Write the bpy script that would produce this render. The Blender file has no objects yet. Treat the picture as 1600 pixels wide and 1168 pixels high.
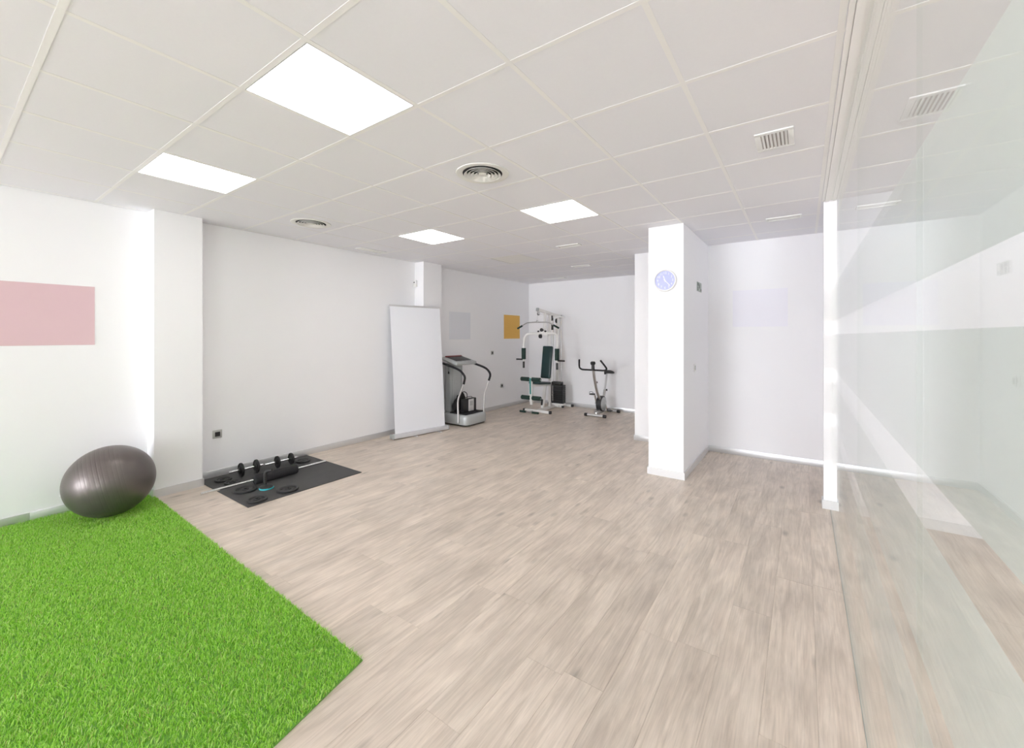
import bpy, bmesh, math, random
import numpy as np
from mathutils import Vector, Matrix

random.seed(7); np.random.seed(7)
SC = bpy.context.scene
COL = SC.collection
PI = math.pi

# ------------------------------------------------------------------ camera
CAM_Z = 1.5592          # lens height above the floor
H = 2.7738              # ceiling height
cam_d = bpy.data.cameras.new('camera')
cam = bpy.data.objects.new('camera', cam_d); COL.objects.link(cam)
cam.location = (0, 0, CAM_Z)
cam.rotation_euler = (PI/2, 0, 0.60686)
cam_d.sensor_width = 36.0; cam_d.sensor_fit = 'HORIZONTAL'
cam_d.lens = 36.0*643.82/1600.0
cam_d.shift_x = -8.0/1600.0
cam_d.shift_y = -(584-523.914)/1600.0
cam_d.clip_start = 0.02
SC.camera = cam

# ------------------------------------------------------------------ light
SKY = 26.0               # overcast daylight outside the shop front
PANEL = 7.5             # ceiling light panels
wd = bpy.data.worlds.new('overcast'); SC.world = wd; wd.use_nodes = True
bg = wd.node_tree.nodes['Background']
bg.inputs['Color'].default_value = (0.94, 0.975, 1.05, 1)
bg.inputs['Strength'].default_value = SKY
try:
    wd.cycles.sampling_method = 'AUTOMATIC'
except Exception: pass
vs = SC.view_settings
vs.view_transform = 'Standard'; vs.look = 'None'; vs.gamma = 1.0
vs.exposure = 0.0
vs.use_curve_mapping = False
try:
    SC.cycles.max_bounces = 14; SC.cycles.diffuse_bounces = 8; SC.cycles.glossy_bounces = 6
    SC.cycles.transparent_max_bounces = 16; SC.cycles.transmission_bounces = 8
    SC.cycles.use_denoising = True
    SC.cycles.sample_clamp_indirect = 8
except Exception: pass

FX0, FX1, FY = -5.327, 5.2, -9.0     # shop: left wall, right wall of the next room, shop front
def portal(x0, x1, z0, z1):
    l = bpy.data.lights.new('window_portal', 'AREA'); l.shape = 'RECTANGLE'
    l.size = x1-x0; l.size_y = z1-z0
    l.cycles.is_portal = True
    o = bpy.data.objects.new('window_portal', l); COL.objects.link(o)
    o.location = ((x0+x1)/2, FY-0.12, (z0+z1)/2); o.rotation_euler = (PI/2, 0, 0)
WIN = [(-5.28, -2.2, 0.1, 2.68), (2.9, 5.0, 0.1, 2.68)]
for w in WIN: portal(*w)
l = bpy.data.lights.new('window_portal', 'AREA'); l.shape = 'RECTANGLE'; l.size = .57; l.size_y = .6; l.cycles.is_portal = True  # portal for the added opening at the passage end
o = bpy.data.objects.new('window_portal', l); COL.objects.link(o); o.location = (FX1+.12, 5.35, .735); o.rotation_euler = (0, PI/2, 0)

# ------------------------------------------------------------------ materials
def nmat(name):
    m = bpy.data.materials.new(name); m.use_nodes = True
    nt = m.node_tree; b = nt.nodes['Principled BSDF']
    return m, nt, b
def lin(c):
    return tuple(((v/255)/12.92 if v/255 <= .04045 else (((v/255)+.055)/1.055)**2.4) for v in c)
def mat(name, rgb, rough=.5, metal=0., var=.04, scale=30., bump=0., bscale=200., spec=.5, coat=0.):
    """plain surface with faint procedural mottling and optional fine relief"""
    m, nt, b = nmat(name); N = nt.nodes; L = nt.links
    tc = N.new('ShaderNodeTexCoord')
    nz = N.new('ShaderNodeTexNoise'); nz.inputs['Scale'].default_value = scale; nz.inputs['Detail'].default_value = 3
    L.new(tc.outputs['Object'], nz.inputs['Vector'])
    mx = N.new('ShaderNodeMix'); mx.data_type = 'RGBA'
    a = [max(0, v*(1-var)) for v in rgb]; c = [min(1, v*(1+var)) for v in rgb]
    mx.inputs['A'].default_value = (*a, 1); mx.inputs['B'].default_value = (*c, 1)
    L.new(nz.outputs['Fac'], mx.inputs['Factor']); L.new(mx.outputs['Result'], b.inputs['Base Color'])
    b.inputs['Roughness'].default_value = rough; b.inputs['Metallic'].default_value = metal
    b.inputs['Specular IOR Level'].default_value = spec
    if coat: b.inputs['Coat Weight'].default_value = coat
    if bump:
        n2 = N.new('ShaderNodeTexNoise'); n2.inputs['Scale'].default_value = bscale
        L.new(tc.outputs['Object'], n2.inputs['Vector'])
        bp = N.new('ShaderNodeBump'); bp.inputs['Strength'].default_value = bump; bp.inputs['Distance'].default_value = .002
        L.new(n2.outputs['Fac'], bp.inputs['Height']); L.new(bp.outputs['Normal'], b.inputs['Normal'])
    return m

M = {}
M['wall'] = mat('wall_paint', (.932, .93, .943), .55, var=.008, scale=2, bump=.05, bscale=120, spec=.3)
M['tile'] = mat('ceiling_tile_board', (.86, .857, .895), .9, var=.012, scale=60, bump=.15, bscale=350, spec=.1)
M['tee'] = mat('tee_enamel', (.90, .89, .885), .4, var=.01)
M['slab'] = mat('dark_plenum', (.25, .25, .25), .9)
M['skirt'] = mat('satin_aluminium_skirting', (.74, .745, .75), .36, metal=.6, var=.02, scale=8)
M['white_plastic'] = mat('white_plastic', (.86, .86, .85), .35, var=.01)
M['frame_white'] = mat('white_enamel', (.88, .87, .84), .3, var=.01, coat=.3)
M['black_plastic'] = mat('black_plastic', (.022, .021, .021), .45, var=.1)
M['black_foam'] = mat('black_foam', (.018, .017, .019), .8, var=.15, bump=.4, bscale=300)
M['black_iron'] = mat('black_cast_iron', (.017, .017, .017), .48, var=.15, bump=.3, bscale=400)
M['rubber'] = mat('rubber_mat', (.060, .059, .058), .62, var=.25, scale=9, bump=.3, bscale=500)
M['green_foam'] = mat('dark_green_foam', (.013, .040, .030), .7, var=.12, bump=.3, bscale=300)
M['green_vinyl'] = mat('dark_green_vinyl', (.008, .034, .034), .34, var=.08, coat=.2)
M['teal'] = mat('teal_sticker', (.02, .23, .22), .4)
M['chrome'] = mat('chrome', (.78, .78, .78), .16, metal=1, var=.01)
M['steel'] = mat('brushed_steel', (.62, .61, .60), .3, metal=1, var=.04)
M['alu'] = mat('satin_aluminium', (.74, .74, .74), .38, metal=.8, var=.02)
M['silver_plastic'] = mat('silver_plastic', (.50, .52, .515), .36, metal=.25, var=.03)
M['grey_plastic'] = mat('grey_plastic', (.40, .42, .42), .42, metal=.1, var=.03)
M['red_plastic'] = mat('dark_red_plastic', (.25, .05, .05), .35)
M['banner'] = mat('banner_film', (.87, .885, .93), .45, var=.008, scale=3)
M['dark_gap'] = mat('dark_gap', (.03, .03, .03), .8)
M['cyan'] = mat('cyan_rubber', (.05, .50, .56), .5)
M['pink'] = mat('pink_poster', (.73, .52, .555), .6, var=.015, scale=4)
M['pale_grey'] = mat('pale_grey_poster', (.81, .825, .865), .6, var=.01, scale=4)
M['ochre'] = mat('ochre_poster', (.80, .47, .10), .6, var=.03, scale=5)
M['lavender'] = mat('lavender_poster', (.90, .893, .955), .6, var=.01, scale=4)
M['clock_face'] = mat('violet_blue_dial', (.50, .53, .93), .5, var=.08, scale=12)
M['sign_grey'] = mat('grey_green_sign', (.42, .46, .42), .5, var=.05)
M['sign_dark'] = mat('dark_sign_print', (.12, .15, .12), .5)
M['grey_metal'] = mat('grey_outlet_plate', (.52, .52, .50), .4, metal=.3)
M['lens'] = mat('acrylic_lens', (.84, .83, .80), .3, var=.01)
M['ext'] = mat('window_frame_paint', (.75, .75, .75), .4)

# fitness ball: glossy anthracite vinyl
M['ball'] = mat('anthracite_vinyl', (.150, .130, .122), .37, metal=.55, var=.05, scale=20, bump=.03, bscale=300, spec=.6)

# light panel
m, nt, b = nmat('light_diffuser'); M['lamp'] = m
b.inputs['Base Color'].default_value = (.9, .9, .9, 1)
b.inputs['Emission Color'].default_value = (1.0, .99, .985, 1); b.inputs['Emission Strength'].default_value = PANEL

# wood planks: pale limed oak; grain runs along local Y, random offset for every plank
def wood_mat():
    m, nt, b = nmat('limed_oak_laminate'); N = nt.nodes; L = nt.links
    tc = N.new('ShaderNodeTexCoord'); oi = N.new('ShaderNodeObjectInfo')
    mul = N.new('ShaderNodeMath'); mul.operation = 'MULTIPLY'; mul.inputs[1].default_value = 173.0
    L.new(oi.outputs['Random'], mul.inputs[0])
    cmb = N.new('ShaderNodeCombineXYZ'); L.new(mul.outputs[0], cmb.inputs['X']); L.new(mul.outputs[0], cmb.inputs['Z'])
    add = N.new('ShaderNodeVectorMath'); add.operation = 'ADD'
    L.new(tc.outputs['Object'], add.inputs[0]); L.new(cmb.outputs[0], add.inputs[1])
    def noise(sx, sy, detail, rough=.55, dist=0.):
        mp = N.new('ShaderNodeMapping'); mp.inputs['Scale'].default_value = (sx, sy, 1)
        L.new(add.outputs[0], mp.inputs['Vector'])
        n = N.new('ShaderNodeTexNoise'); n.inputs['Scale'].default_value = 1; n.inputs['Detail'].default_value = detail
        n.inputs['Roughness'].default_value = rough; n.inputs['Distortion'].default_value = dist
        L.new(mp.outputs[0], n.inputs['Vector']); return n
    n1 = noise(19, 1.7, 6, .6, 1.6)      # broad cathedral figure
    n2 = noise(150, 5, 3, .6)         # fine pores
    n3 = noise(5, 2.4, 3, .55)           # blotches
    cr = N.new('ShaderNodeValToRGB'); L.new(n1.outputs['Fac'], cr.inputs['Fac'])
    e = cr.color_ramp.elements
    e[0].position = .28; e[0].color = (.575, .485, .405, 1)
    e[1].position = .72; e[1].color = (.785, .69, .595, 1)
    k = cr.color_ramp.elements.new(.5); k.color = (.685, .59, .50, 1)
    # pores
    r2 = N.new('ShaderNodeMapRange'); r2.inputs['From Min'].default_value = .3; r2.inputs['From Max'].default_value = .6
    r2.inputs['To Min'].default_value = .90; r2.inputs['To Max'].default_value = 1.03
    L.new(n2.outputs['Fac'], r2.inputs['Value'])
    r3 = N.new('ShaderNodeMapRange'); r3.inputs['From Min'].default_value = .3; r3.inputs['From Max'].default_value = .7
    r3.inputs['To Min'].default_value = .84; r3.inputs['To Max'].default_value = 1.1
    L.new(n3.outputs['Fac'], r3.inputs['Value'])
    # per-plank tone
    r4 = N.new('ShaderNodeMapRange'); r4.inputs['To Min'].default_value = .97; r4.inputs['To Max'].default_value = 1.03
    L.new(oi.outputs['Random'], r4.inputs['Value'])
    # knots
    mp = N.new('ShaderNodeMapping'); mp.inputs['Scale'].default_value = (5.0, 2.1, 1); L.new(add.outputs[0], mp.inputs['Vector'])
    vo = N.new('ShaderNodeTexVoronoi'); vo.inputs['Scale'].default_value = 1; L.new(mp.outputs[0], vo.inputs['Vector'])
    r5 = N.new('ShaderNodeMapRange'); r5.inputs['From Min'].default_value = .02; r5.inputs['From Max'].default_value = .15
    r5.inputs['To Min'].default_value = .62; r5.inputs['To Max'].default_value = 1.0; L.new(vo.outputs['Distance'], r5.inputs['Value'])
    prev = None
    for r in (r2, r3, r4, r5):
        if prev is None: prev = r.outputs[0]; continue
        mm = N.new('ShaderNodeMath'); mm.operation = 'MULTIPLY'; L.new(prev, mm.inputs[0]); L.new(r.outputs[0], mm.inputs[1]); prev = mm.outputs[0]
    vm = N.new('ShaderNodeVectorMath'); vm.operation = 'SCALE'; L.new(cr.outputs['Color'], vm.inputs[0]); L.new(prev, vm.inputs['Scale'])
    L.new(vm.outputs[0], b.inputs['Base Color'])
    b.inputs['Roughness'].default_value = .42; b.inputs['Specular IOR Level'].default_value = .42
    bp = N.new('ShaderNodeBump'); bp.inputs['Strength'].default_value = .12; bp.inputs['Distance'].default_value = .001
    L.new(n2.outputs['Fac'], bp.inputs['Height']); L.new(bp.outputs['Normal'], b.inputs['Normal'])
    return m
M['wood'] = wood_mat()

# artificial grass blade
def grass_mat():
    m, nt, b = nmat('artificial_grass'); N = nt.nodes; L = nt.links
    g = N.new('ShaderNodeNewGeometry')
    cr = N.new('ShaderNodeValToRGB'); L.new(g.outputs['Random Per Island'], cr.inputs['Fac'])
    e = cr.color_ramp.elements
    e[0].position = 0; e[0].color = (.16, .44, .025, 1); e[1].position = 1; e[1].color = (.70, .93, .38, 1)
    for p, c in ((.35, (.32, .66, .06, 1)), (.7, (.47, .79, .12, 1)), (.93, (.62, .86, .26, 1)), (.955, (.42, .36, .12, 1))):
        k = e.new(p); k.color = c
    L.new(cr.outputs['Color'], b.inputs['Base Color'])
    b.inputs['Roughness'].default_value = .38; b.inputs['Specular IOR Level'].default_value = .4
    out = N['Material Output']; tr = N.new('ShaderNodeBsdfTranslucent'); mx = N.new('ShaderNodeMixShader'); mx.inputs[0].default_value = .3
    L.new(cr.outputs['Color'], tr.inputs['Color']); L.new(b.outputs[0], mx.inputs[1]); L.new(tr.outputs[0], mx.inputs[2]); L.new(mx.outputs[0], out.inputs[0])
    return m
M['grass'] = grass_mat()
M['turf_back'] = mat('turf_backing', (.16, .36, .06), .9, var=.2)

# clear pane: straight-through transmission plus exact grazing-angle mirror (every face reflects a little, more at a grazing angle)
def glass_mat():
    m = bpy.data.materials.new('clear_glass'); m.use_nodes = True; nt = m.node_tree; N = nt.nodes; L = nt.links
    N.remove(N['Principled BSDF']); out = N['Material Output']
    lw = N.new('ShaderNodeLayerWeight'); lw.inputs['Blend'].default_value = .5
    pw = N.new('ShaderNodeMath'); pw.operation = 'POWER'; pw.inputs[1].default_value = 5; L.new(lw.outputs['Facing'], pw.inputs[0])
    ma = N.new('ShaderNodeMath'); ma.operation = 'MULTIPLY_ADD'; ma.inputs[1].default_value = .84; ma.inputs[2].default_value = .04
    L.new(pw.outputs[0], ma.inputs[0])
    t = N.new('ShaderNodeBsdfTransparent'); t.inputs['Color'].default_value = (.965, .982, .972, 1)
    g = N.new('ShaderNodeBsdfGlossy'); g.inputs['Roughness'].default_value = 0.0; g.inputs['Color'].default_value = (1, 1, 1, 1)
    mx = N.new('ShaderNodeMixShader'); L.new(ma.outputs[0], mx.inputs[0]); L.new(t.outputs[0], mx.inputs[1]); L.new(g.outputs[0], mx.inputs[2])
    L.new(mx.outputs[0], out.inputs[0]); return m
M['glass'] = glass_mat()
def frost_mat():
    m = bpy.data.materials.new('frosted_film'); m.use_nodes = True; nt = m.node_tree; N = nt.nodes; L = nt.links
    N.remove(N['Principled BSDF']); out = N['Material Output']
    nz = N.new('ShaderNodeTexNoise'); nz.inputs['Scale'].default_value = 400
    cr = N.new('ShaderNodeValToRGB'); L.new(nz.outputs['Fac'], cr.inputs['Fac'])
    cr.color_ramp.elements[0].color = (.82, .848, .835, 1); cr.color_ramp.elements[1].color = (.86, .885, .875, 1)
    d = N.new('ShaderNodeBsdfDiffuse'); t = N.new('ShaderNodeBsdfTranslucent')
    L.new(cr.outputs[0], d.inputs[0]); L.new(cr.outputs[0], t.inputs[0])
    mx = N.new('ShaderNodeMixShader'); mx.inputs[0].default_value = .5
    L.new(d.outputs[0], mx.inputs[1]); L.new(t.outputs[0], mx.inputs[2]); L.new(mx.outputs[0], out.inputs[0]); return m
M['frost'] = frost_mat()

# ------------------------------------------------------------------ geometry helpers
class MB:
    """collects simple solids (world coordinates) and links them as ONE mesh object"""
    def __init__(s): s.v = []; s.f = []
    def raw(s, v, f):
        o = len(s.v); s.v += [tuple(p) for p in v]; s.f += [tuple(i+o for i in q) for q in f]; return s
    def box(s, x0, x1, y0, y1, z0, z1):
        v = [(x0,y0,z0),(x1,y0,z0),(x1,y1,z0),(x0,y1,z0),(x0,y0,z1),(x1,y0,z1),(x1,y1,z1),(x0,y1,z1)]
        return s.raw(v, [(0,3,2,1),(4,5,6,7),(0,1,5,4),(1,2,6,5),(2,3,7,6),(3,0,4,7)])
    def rbox(s, x0, x1, y0, y1, z0, z1, r=.01, seg=2, mtx=None):
        bm = bmesh.new(); bmesh.ops.create_cube(bm, size=1)
        for v in bm.verts:
            v.co = Vector((x0+(v.co.x+.5)*(x1-x0), y0+(v.co.y+.5)*(y1-y0), z0+(v.co.z+.5)*(z1-z0)))
        r = min(r, .49*min(x1-x0, y1-y0, z1-z0))
        bmesh.ops.bevel(bm, geom=list(bm.edges), offset=r, segments=seg, profile=.5, affect='EDGES')
        if mtx is not None: bm.transform(mtx)
        bm.verts.ensure_lookup_table(); bm.verts.index_update()
        s.raw([v.co for v in bm.verts], [[v.index for v in f.verts] for f in bm.faces]); bm.free(); return s
    def tube(s, path, r, n=12, smooth_path=0, cap=True):
        """round bar along a path; r a number or one radius per point"""
        P = [Vector(p) for p in path]
        R = list(r) if isinstance(r, (list, tuple)) else [r]*len(P)
        if smooth_path:
            P, R = catmull(P, R, smooth_path)
        rings = []; up = None
        for i, p in enumerate(P):
            d = (P[min(i+1, len(P)-1)]-P[max(i-1, 0)]).normalized()
            if up is None: up = d.orthogonal().normalized()
            else: up = (up - d*up.dot(d)).normalized()
            w = d.cross(up)
            rings.append([p + (up*math.cos(2*PI*k/n)+w*math.sin(2*PI*k/n))*R[i] for k in range(n)])
        v = [q for ring in rings for q in ring]; f = []
        for i in range(len(P)-1):
            for k in range(n):
                a = i*n+k; b_ = i*n+(k+1) % n; f.append((a, b_, b_+n, a+n))
        s.raw(v, f)
        if cap:
            s.raw(rings[0], [tuple(range(n))[::-1]]); s.raw(rings[-1], [tuple(range(n))])
        return s
    def lathe(s, prof, origin, axis=(0,0,1), n=32):
        """prof = [(radius, height)] turned round the axis"""
        ax = Vector(axis).normalized(); u = ax.orthogonal().normalized(); w = ax.cross(u); o = Vector(origin)
        v = []; f = []
        for (r, h) in prof:
            for k in range(n):
                a = 2*PI*k/n; v.append(o+ax*h+(u*math.cos(a)+w*math.sin(a))*r)
        for i in range(len(prof)-1):
            for k in range(n):
                a = i*n+k; b_ = i*n+(k+1) % n; f.append((a, b_, b_+n, a+n))
        return s.raw(v, f)
    def bar(s, p0, p1, w, h, up=(0,0,1)):
        """rectangular bar w x h from p0 to p1"""
        p0 = Vector(p0); p1 = Vector(p1); d = (p1-p0).normalized(); u = Vector(up)
        if abs(d.dot(u)) > .99: u = Vector((0,1,0))
        sx = d.cross(u).normalized(); uz = sx.cross(d).normalized()
        v = [p+sx*a*w/2+uz*b_*h/2 for p in (p0, p1) for a, b_ in ((-1,-1),(1,-1),(1,1),(-1,1))]
        return s.raw(v, [(0,1,2,3),(7,6,5,4),(0,4,5,1),(1,5,6,2),(2,6,7,3),(3,7,4,0)])
    def build(s, name, m, parent=None, origin=None, angle=35, bevel=0):
        if parent is not None:
            o = Vector((0,0,0)); p = parent
            while p is not None: o += p.location; p = p.parent
        else: o = Vector(origin) if origin is not None else Vector((0,0,0))
        me = bpy.data.meshes.new(name)
        me.from_pydata([tuple(Vector(p)-o) for p in s.v], [], s.f)
        bm = bmesh.new(); bm.from_mesh(me); bmesh.ops.recalc_face_normals(bm, faces=bm.faces)
        if bevel: bmesh.ops.bevel(bm, geom=list(bm.edges), offset=bevel, segments=2, profile=.5, affect='EDGES')
        bm.to_mesh(me); bm.free()
        me.polygons.foreach_set('use_smooth', [True]*len(me.polygons))
        me.set_sharp_from_angle(angle=math.radians(angle))
        me.materials.append(m)
        ob = bpy.data.objects.new(name, me); COL.objects.link(ob)
        if parent is not None: ob.parent = parent
        else: ob.location = o
        return ob
def catmull(P, R, k):
    Q = []; S = []
    for i in range(len(P)-1):
        p0 = P[max(i-1,0)]; p1 = P[i]; p2 = P[i+1]; p3 = P[min(i+2,len(P)-1)]
        for j in range(k):
            t = j/k
            Q.append(.5*((2*p1)+(p2-p0)*t+(2*p0-5*p1+4*p2-p3)*t*t+(3*p1-p0-3*p2+p3)*t**3)); S.append(R[i]*(1-t)+R[i+1]*t)
    Q.append(P[-1]); S.append(R[-1]); return Q, S
def box(name, m, x0, x1, y0, y1, z0, z1, parent=None, bevel=0):
    return MB().box(x0,x1,y0,y1,z0,z1).build(name, m, parent, origin=((x0+x1)/2,(y0+y1)/2,z0), bevel=bevel)
def thing(name, label, cat, loc, group=None):
    o = bpy.data.objects.new(name, None); COL.objects.link(o); o.location = loc; o.empty_display_size = .1
    o['label'] = label; o['category'] = cat
    if group: o['group'] = group
    return o
def tag(o, label, cat, group=None):
    o['label'] = label; o['category'] = cat
    if group: o['group'] = group
    return o
def struct(o, label=None):
    o['kind'] = 'structure'
    if label: o['label'] = label
    return o
def copy_tree(o, parent=None):
    c = o.copy(); COL.objects.link(c)
    if parent is not None: c.parent = parent
    for ch in list(o.children): copy_tree(ch, c)
    return c

# ------------------------------------------------------------------ the room shell
XL, YB, YR = -5.327, 8.16, 6.066       # left wall face, back wall face, alcove wall face
TOP = H+.25
struct(box('wall_left', M['wall'], XL-.15, XL, FY, YB+.15, -.02, TOP), 'white painted wall along the left side of the room')
struct(box('wall_back', M['wall'], XL, -2.07, YB, YB+.15, -.02, TOP), 'white painted wall behind the exercise machines')
struct(box('wall_alcove', M['wall'], -2.07, FX1+.15, YR, YB+.15, -.02, TOP), 'white painted wall at the back of the alcove')
SY0, SY1, SZ0, SZ1 = 5.05, 5.65, .45, 1.02       # small added opening, out of view at the passage end, to brighten alcove and pillar
struct(MB().box(FX1, FX1+.15, FY, SY0, -.02, TOP).box(FX1, FX1+.15, SY1, YR, -.02, TOP).box(FX1, FX1+.15, SY0, SY1, SZ1, TOP).box(FX1, FX1+.15, SY0, SY1, -.02, SZ0).build('wall_right', M['wall']), 'white side wall of the room beyond the glass')
dm = MB()
for ya, yb in ((SY0, SY0+.04), (SY1-.04, SY1)): dm.box(FX1+.03, FX1+.08, ya, yb, SZ0, SZ1)
dm.box(FX1+.03, FX1+.08, SY0+.04, SY1-.04, SZ1-.04, SZ1).box(FX1+.03, FX1+.08, SY0+.04, SY1-.04, SZ0, SZ0+.04)
struct(dm.build('window_3', M['ext']))
struct(box('wall_partition', M['wall'], .152, FX1, 4.64, 4.74, -.005, H), 'thin white cross wall whose end shows beside the glass')
p1 = struct(box('pillar', M['wall'], XL, -5.12, 1.262, 1.65, -.005, H), 'white pilaster beside the exercise ball')
p2 = struct(box('pillar', M['wall'], XL, -5.12, 4.68, 5.09, -.005, H), 'white pilaster behind the roll-up banner')
p3 = struct(box('pillar', M['wall'], -1.437, -1.06, 4.6775, YR, -.005, H), 'white square pillar carrying the wall clock')
struct(box('roof', M['slab'], XL-.15, FX1+.15, FY-.15, YB+.15, TOP, TOP+.1))
# shop front behind the camera: posts, sill and head around the two openings
fm = MB()
fm.box(XL-.15, WIN[0][0], FY-.15, FY, -.02, TOP).box(WIN[0][1], WIN[1][0], FY-.15, FY, -.02, TOP).box(WIN[1][1], FX1+.15, FY-.15, FY, -.02, TOP)
for x0, x1, z0, z1 in WIN: fm.box(x0, x1, FY-.15, FY, -.02, z0).box(x0, x1, FY-.15, FY, z1, TOP)
struct(fm.build('wall_front', M['wall']), 'shop front wall')
for n, (x0, x1, z0, z1) in enumerate(WIN):
    w = MB(); t = .05
    w.box(x0, x1, FY-.1, FY-.05, z0, z0+t).box(x0, x1, FY-.1, FY-.05, z1-t, z1)
    k = max(2, round((x1-x0)/1.25))
    for i in range(k+1):
        xx = x0+(x1-x0-t)*i/k; w.box(xx, xx+t, FY-.1, FY-.05, z0+t, z1-t)
    struct(w.build('window_%d' % (n+1), M['ext']))

# ------------------------------------------------------------------ floor: laminate planks running towards the back
fl = struct(MB().box(XL-.15, FX1+.15, FY-.15, YB+.15, -.12, -.009).build('floor', M['wood']), 'pale limed oak laminate floor')
PW, PLN = .192, 1.285
YP0 = -.05
struct(box('floor_section', M['wood'], XL, FX1, FY, YP0-.002, -.009, 0, parent=fl))
def plank_mesh(w, l, cache={}):
    key = (round(w, 4), round(l, 4))
    if key in cache: return cache[key]
    c = .0007; t = .0085; v = []
    for z, i in ((-t, 0), (-c, 0), (0, c)):
        v += [(i, i, z), (w-i, i, z), (w-i, l-i, z), (i, l-i, z)]
    f = [(0,3,2,1), (8,9,10,11)]
    for k in (0, 4):
        for a in range(4): f.append((k+a, k+(a+1) % 4, k+4+(a+1) % 4, k+4+a))
    me = bpy.data.meshes.new('plank'); me.from_pydata(v, [], f); me.materials.append(M['wood']); cache[key] = me
    return me
nrow = int(math.ceil((FX1-XL)/PW))
npl = 0
rest = []
for i in range(nrow):
    x0 = XL+i*PW; w = min(PW, FX1-x0)-.0004
    if w < .02: continue
    y = YP0-PLN*((i*0.37+.13*((i*7) % 5)) % 1.0)
    yend = YB if x0 < -2.07 else (YR if x0 < .2 else 4.64)
    while y < yend:
        a = max(y, YP0); b_ = min(y+PLN, yend)
        y += PLN
        if b_-a < .03: continue
        if x0+w < -1.95 and b_ < 1.1: continue          # under the turf
        if x0 > 1.55 and b_ < 2.2: continue            # outside the frame
        ob = bpy.data.objects.new('plank', plank_mesh(w, b_-a-.0004)); COL.objects.link(ob)
        ob.location = (x0, a, 0); ob.parent = fl; npl += 1
print('planks', npl)

# skirting
SK, ST = .078, .012
def skirt(name, x0, x1, y0, y1): struct(box(name, M['skirt'], x0, x1, y0, y1, 0, SK, bevel=.0015))
yj = .505
skirt('baseboard_left', XL, XL+ST, FY, yj-.001); skirt('baseboard_left', XL, XL+ST, yj+.001, 1.262)
skirt('baseboard_left', XL, XL+ST, 1.65, 4.68); skirt('baseboard_left', XL, XL+ST, 5.09, YB)
skirt('baseboard_back', XL+ST, -2.07, YB-ST, YB)
for (ya, yb) in ((1.262, 1.65), (4.68, 5.09)):
    struct(MB().box(XL+ST, -5.12+ST, ya-ST, ya, 0, SK).box(-5.12, -5.12+ST, ya, yb, 0, SK).box(XL+ST, -5.12+ST, yb, yb+ST, 0, SK).build('baseboard_pilaster', M['skirt']))
struct(MB().box(-1.437-ST, -1.06+ST, 4.6775-ST, 4.6775, 0, SK).box(-1.06, -1.06+ST, 4.6775, YR-ST, 0, SK).box(-1.437-ST, -1.437, 4.6775, YR-ST, 0, SK).build('baseboard_pillar', M['skirt']))
skirt('baseboard_right', -1.06+ST+.001, FX1, YR-ST, YR)
skirt('baseboard_right', -2.07-ST, -1.437, YR-ST, YR)
struct(MB().box(.152-ST, FX1, 4.64-ST, 4.64, 0, SK).box(.152-ST, .152, 4.64, 4.74, 0, SK).build('baseboard_partition', M['skirt']))

# ------------------------------------------------------------------ ceiling: tee grid, boards, lights
T = .6; GX, GY = -2.277, .892
ce = struct(MB().box(XL, FX1, FY, YB, H+.05, H+.06).build('ceiling', M['slab']), 'suspended ceiling of pale boards in a cream tee grid')
LIGHTS = {(0, 0): 1, (-3, 0): 1, (0, 4): 1, (-3, 4): 1, (-3, 7): 0}
def tile_mesh(w, l, cache={}):
    key = (round(w, 3), round(l, 3))
    if key not in cache:
        c = .003; v = []
        for z, i in ((.016, 0), (c, 0), (0, c)):
            v += [(i, i, z), (w-i, i, z), (w-i, l-i, z), (i, l-i, z)]
        f = [(0,1,2,3), (11,10,9,8)]
        for k in (0, 4):
            for a in range(4): f.append((k+a, k+4+a, k+4+(a+1) % 4, k+(a+1) % 4))
        me = bpy.data.meshes.new('ceiling_tile'); me.from_pydata(v, [], f); me.materials.append(M['tile']); cache[key] = me
    return cache[key]
i0, i1 = math.floor((XL-GX)/T), math.ceil((FX1-GX)/T)
j0, j1 = math.floor((FY-GY)/T), math.ceil((YB-GY)/T)
FILL_CELLS = [(5,-4),(5,0),(5,-8),(9,-4),(9,0),(9,-8)]  # unseen emissive panels added over the next room for extra light
for (i, j) in FILL_CELLS:
    MB().box(GX+i*T+.018, GX+(i+1)*T-.018, GY+j*T+.018, GY+(j+1)*T-.018, H+.002, H+.008).build('light_panel', M['lamp'], ce)
apron = MB()
for i in range(i0, i1):
    for j in range(j0, j1):
        x0 = max(GX+i*T+.003, XL+.004); x1_ = min(GX+(i+1)*T-.003, FX1-.004)
        y0 = max(GY+j*T+.003, FY+.004); y1_ = min(GY+(j+1)*T-.003, YB-.004)
        if x0 > -2.07 and y0 > YR: continue
        if x0 > -2.07 and y1_ > YR-.004: y1_ = YR-.004
        if x1_-x0 < .02 or y1_-y0 < .02 or (i, j) in LIGHTS or (i, j) in FILL_CELLS: continue
        if y1_ < -.2 or (x0 > 1.7) or (x0 > .3 and y0 > 4.7):
            apron.box(x0, x1_, y0, y1_, H+.0015, H+.018); continue
        ob = bpy.data.objects.new('ceiling_tile', tile_mesh(x1_-x0, y1_-y0)); COL.objects.link(ob)
        ob.location = (x0-ce.location.x, y0-ce.location.y, H+.0015-ce.location.z); ob.parent = ce
ap = apron.build('ceiling_tile_field', M['tile'], ce); ap['kind'] = 'stuff'
for i in range(i0+1, i1):
    x = GX+i*T; ye = YB if x < -2.07 else YR
    MB().box(x-.012, x+.012, FY, ye-.002, H-.0002, H+.001).build('cross_tee', M['tee'], ce)
for j in range(j0+1, j1):
    y = GY+j*T; xe = FX1 if y < YR else -2.07
    MB().box(XL+.002, xe-.002, y-.012, y+.012, H, H+.0012).build('main_tee', M['tee'], ce)
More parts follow.
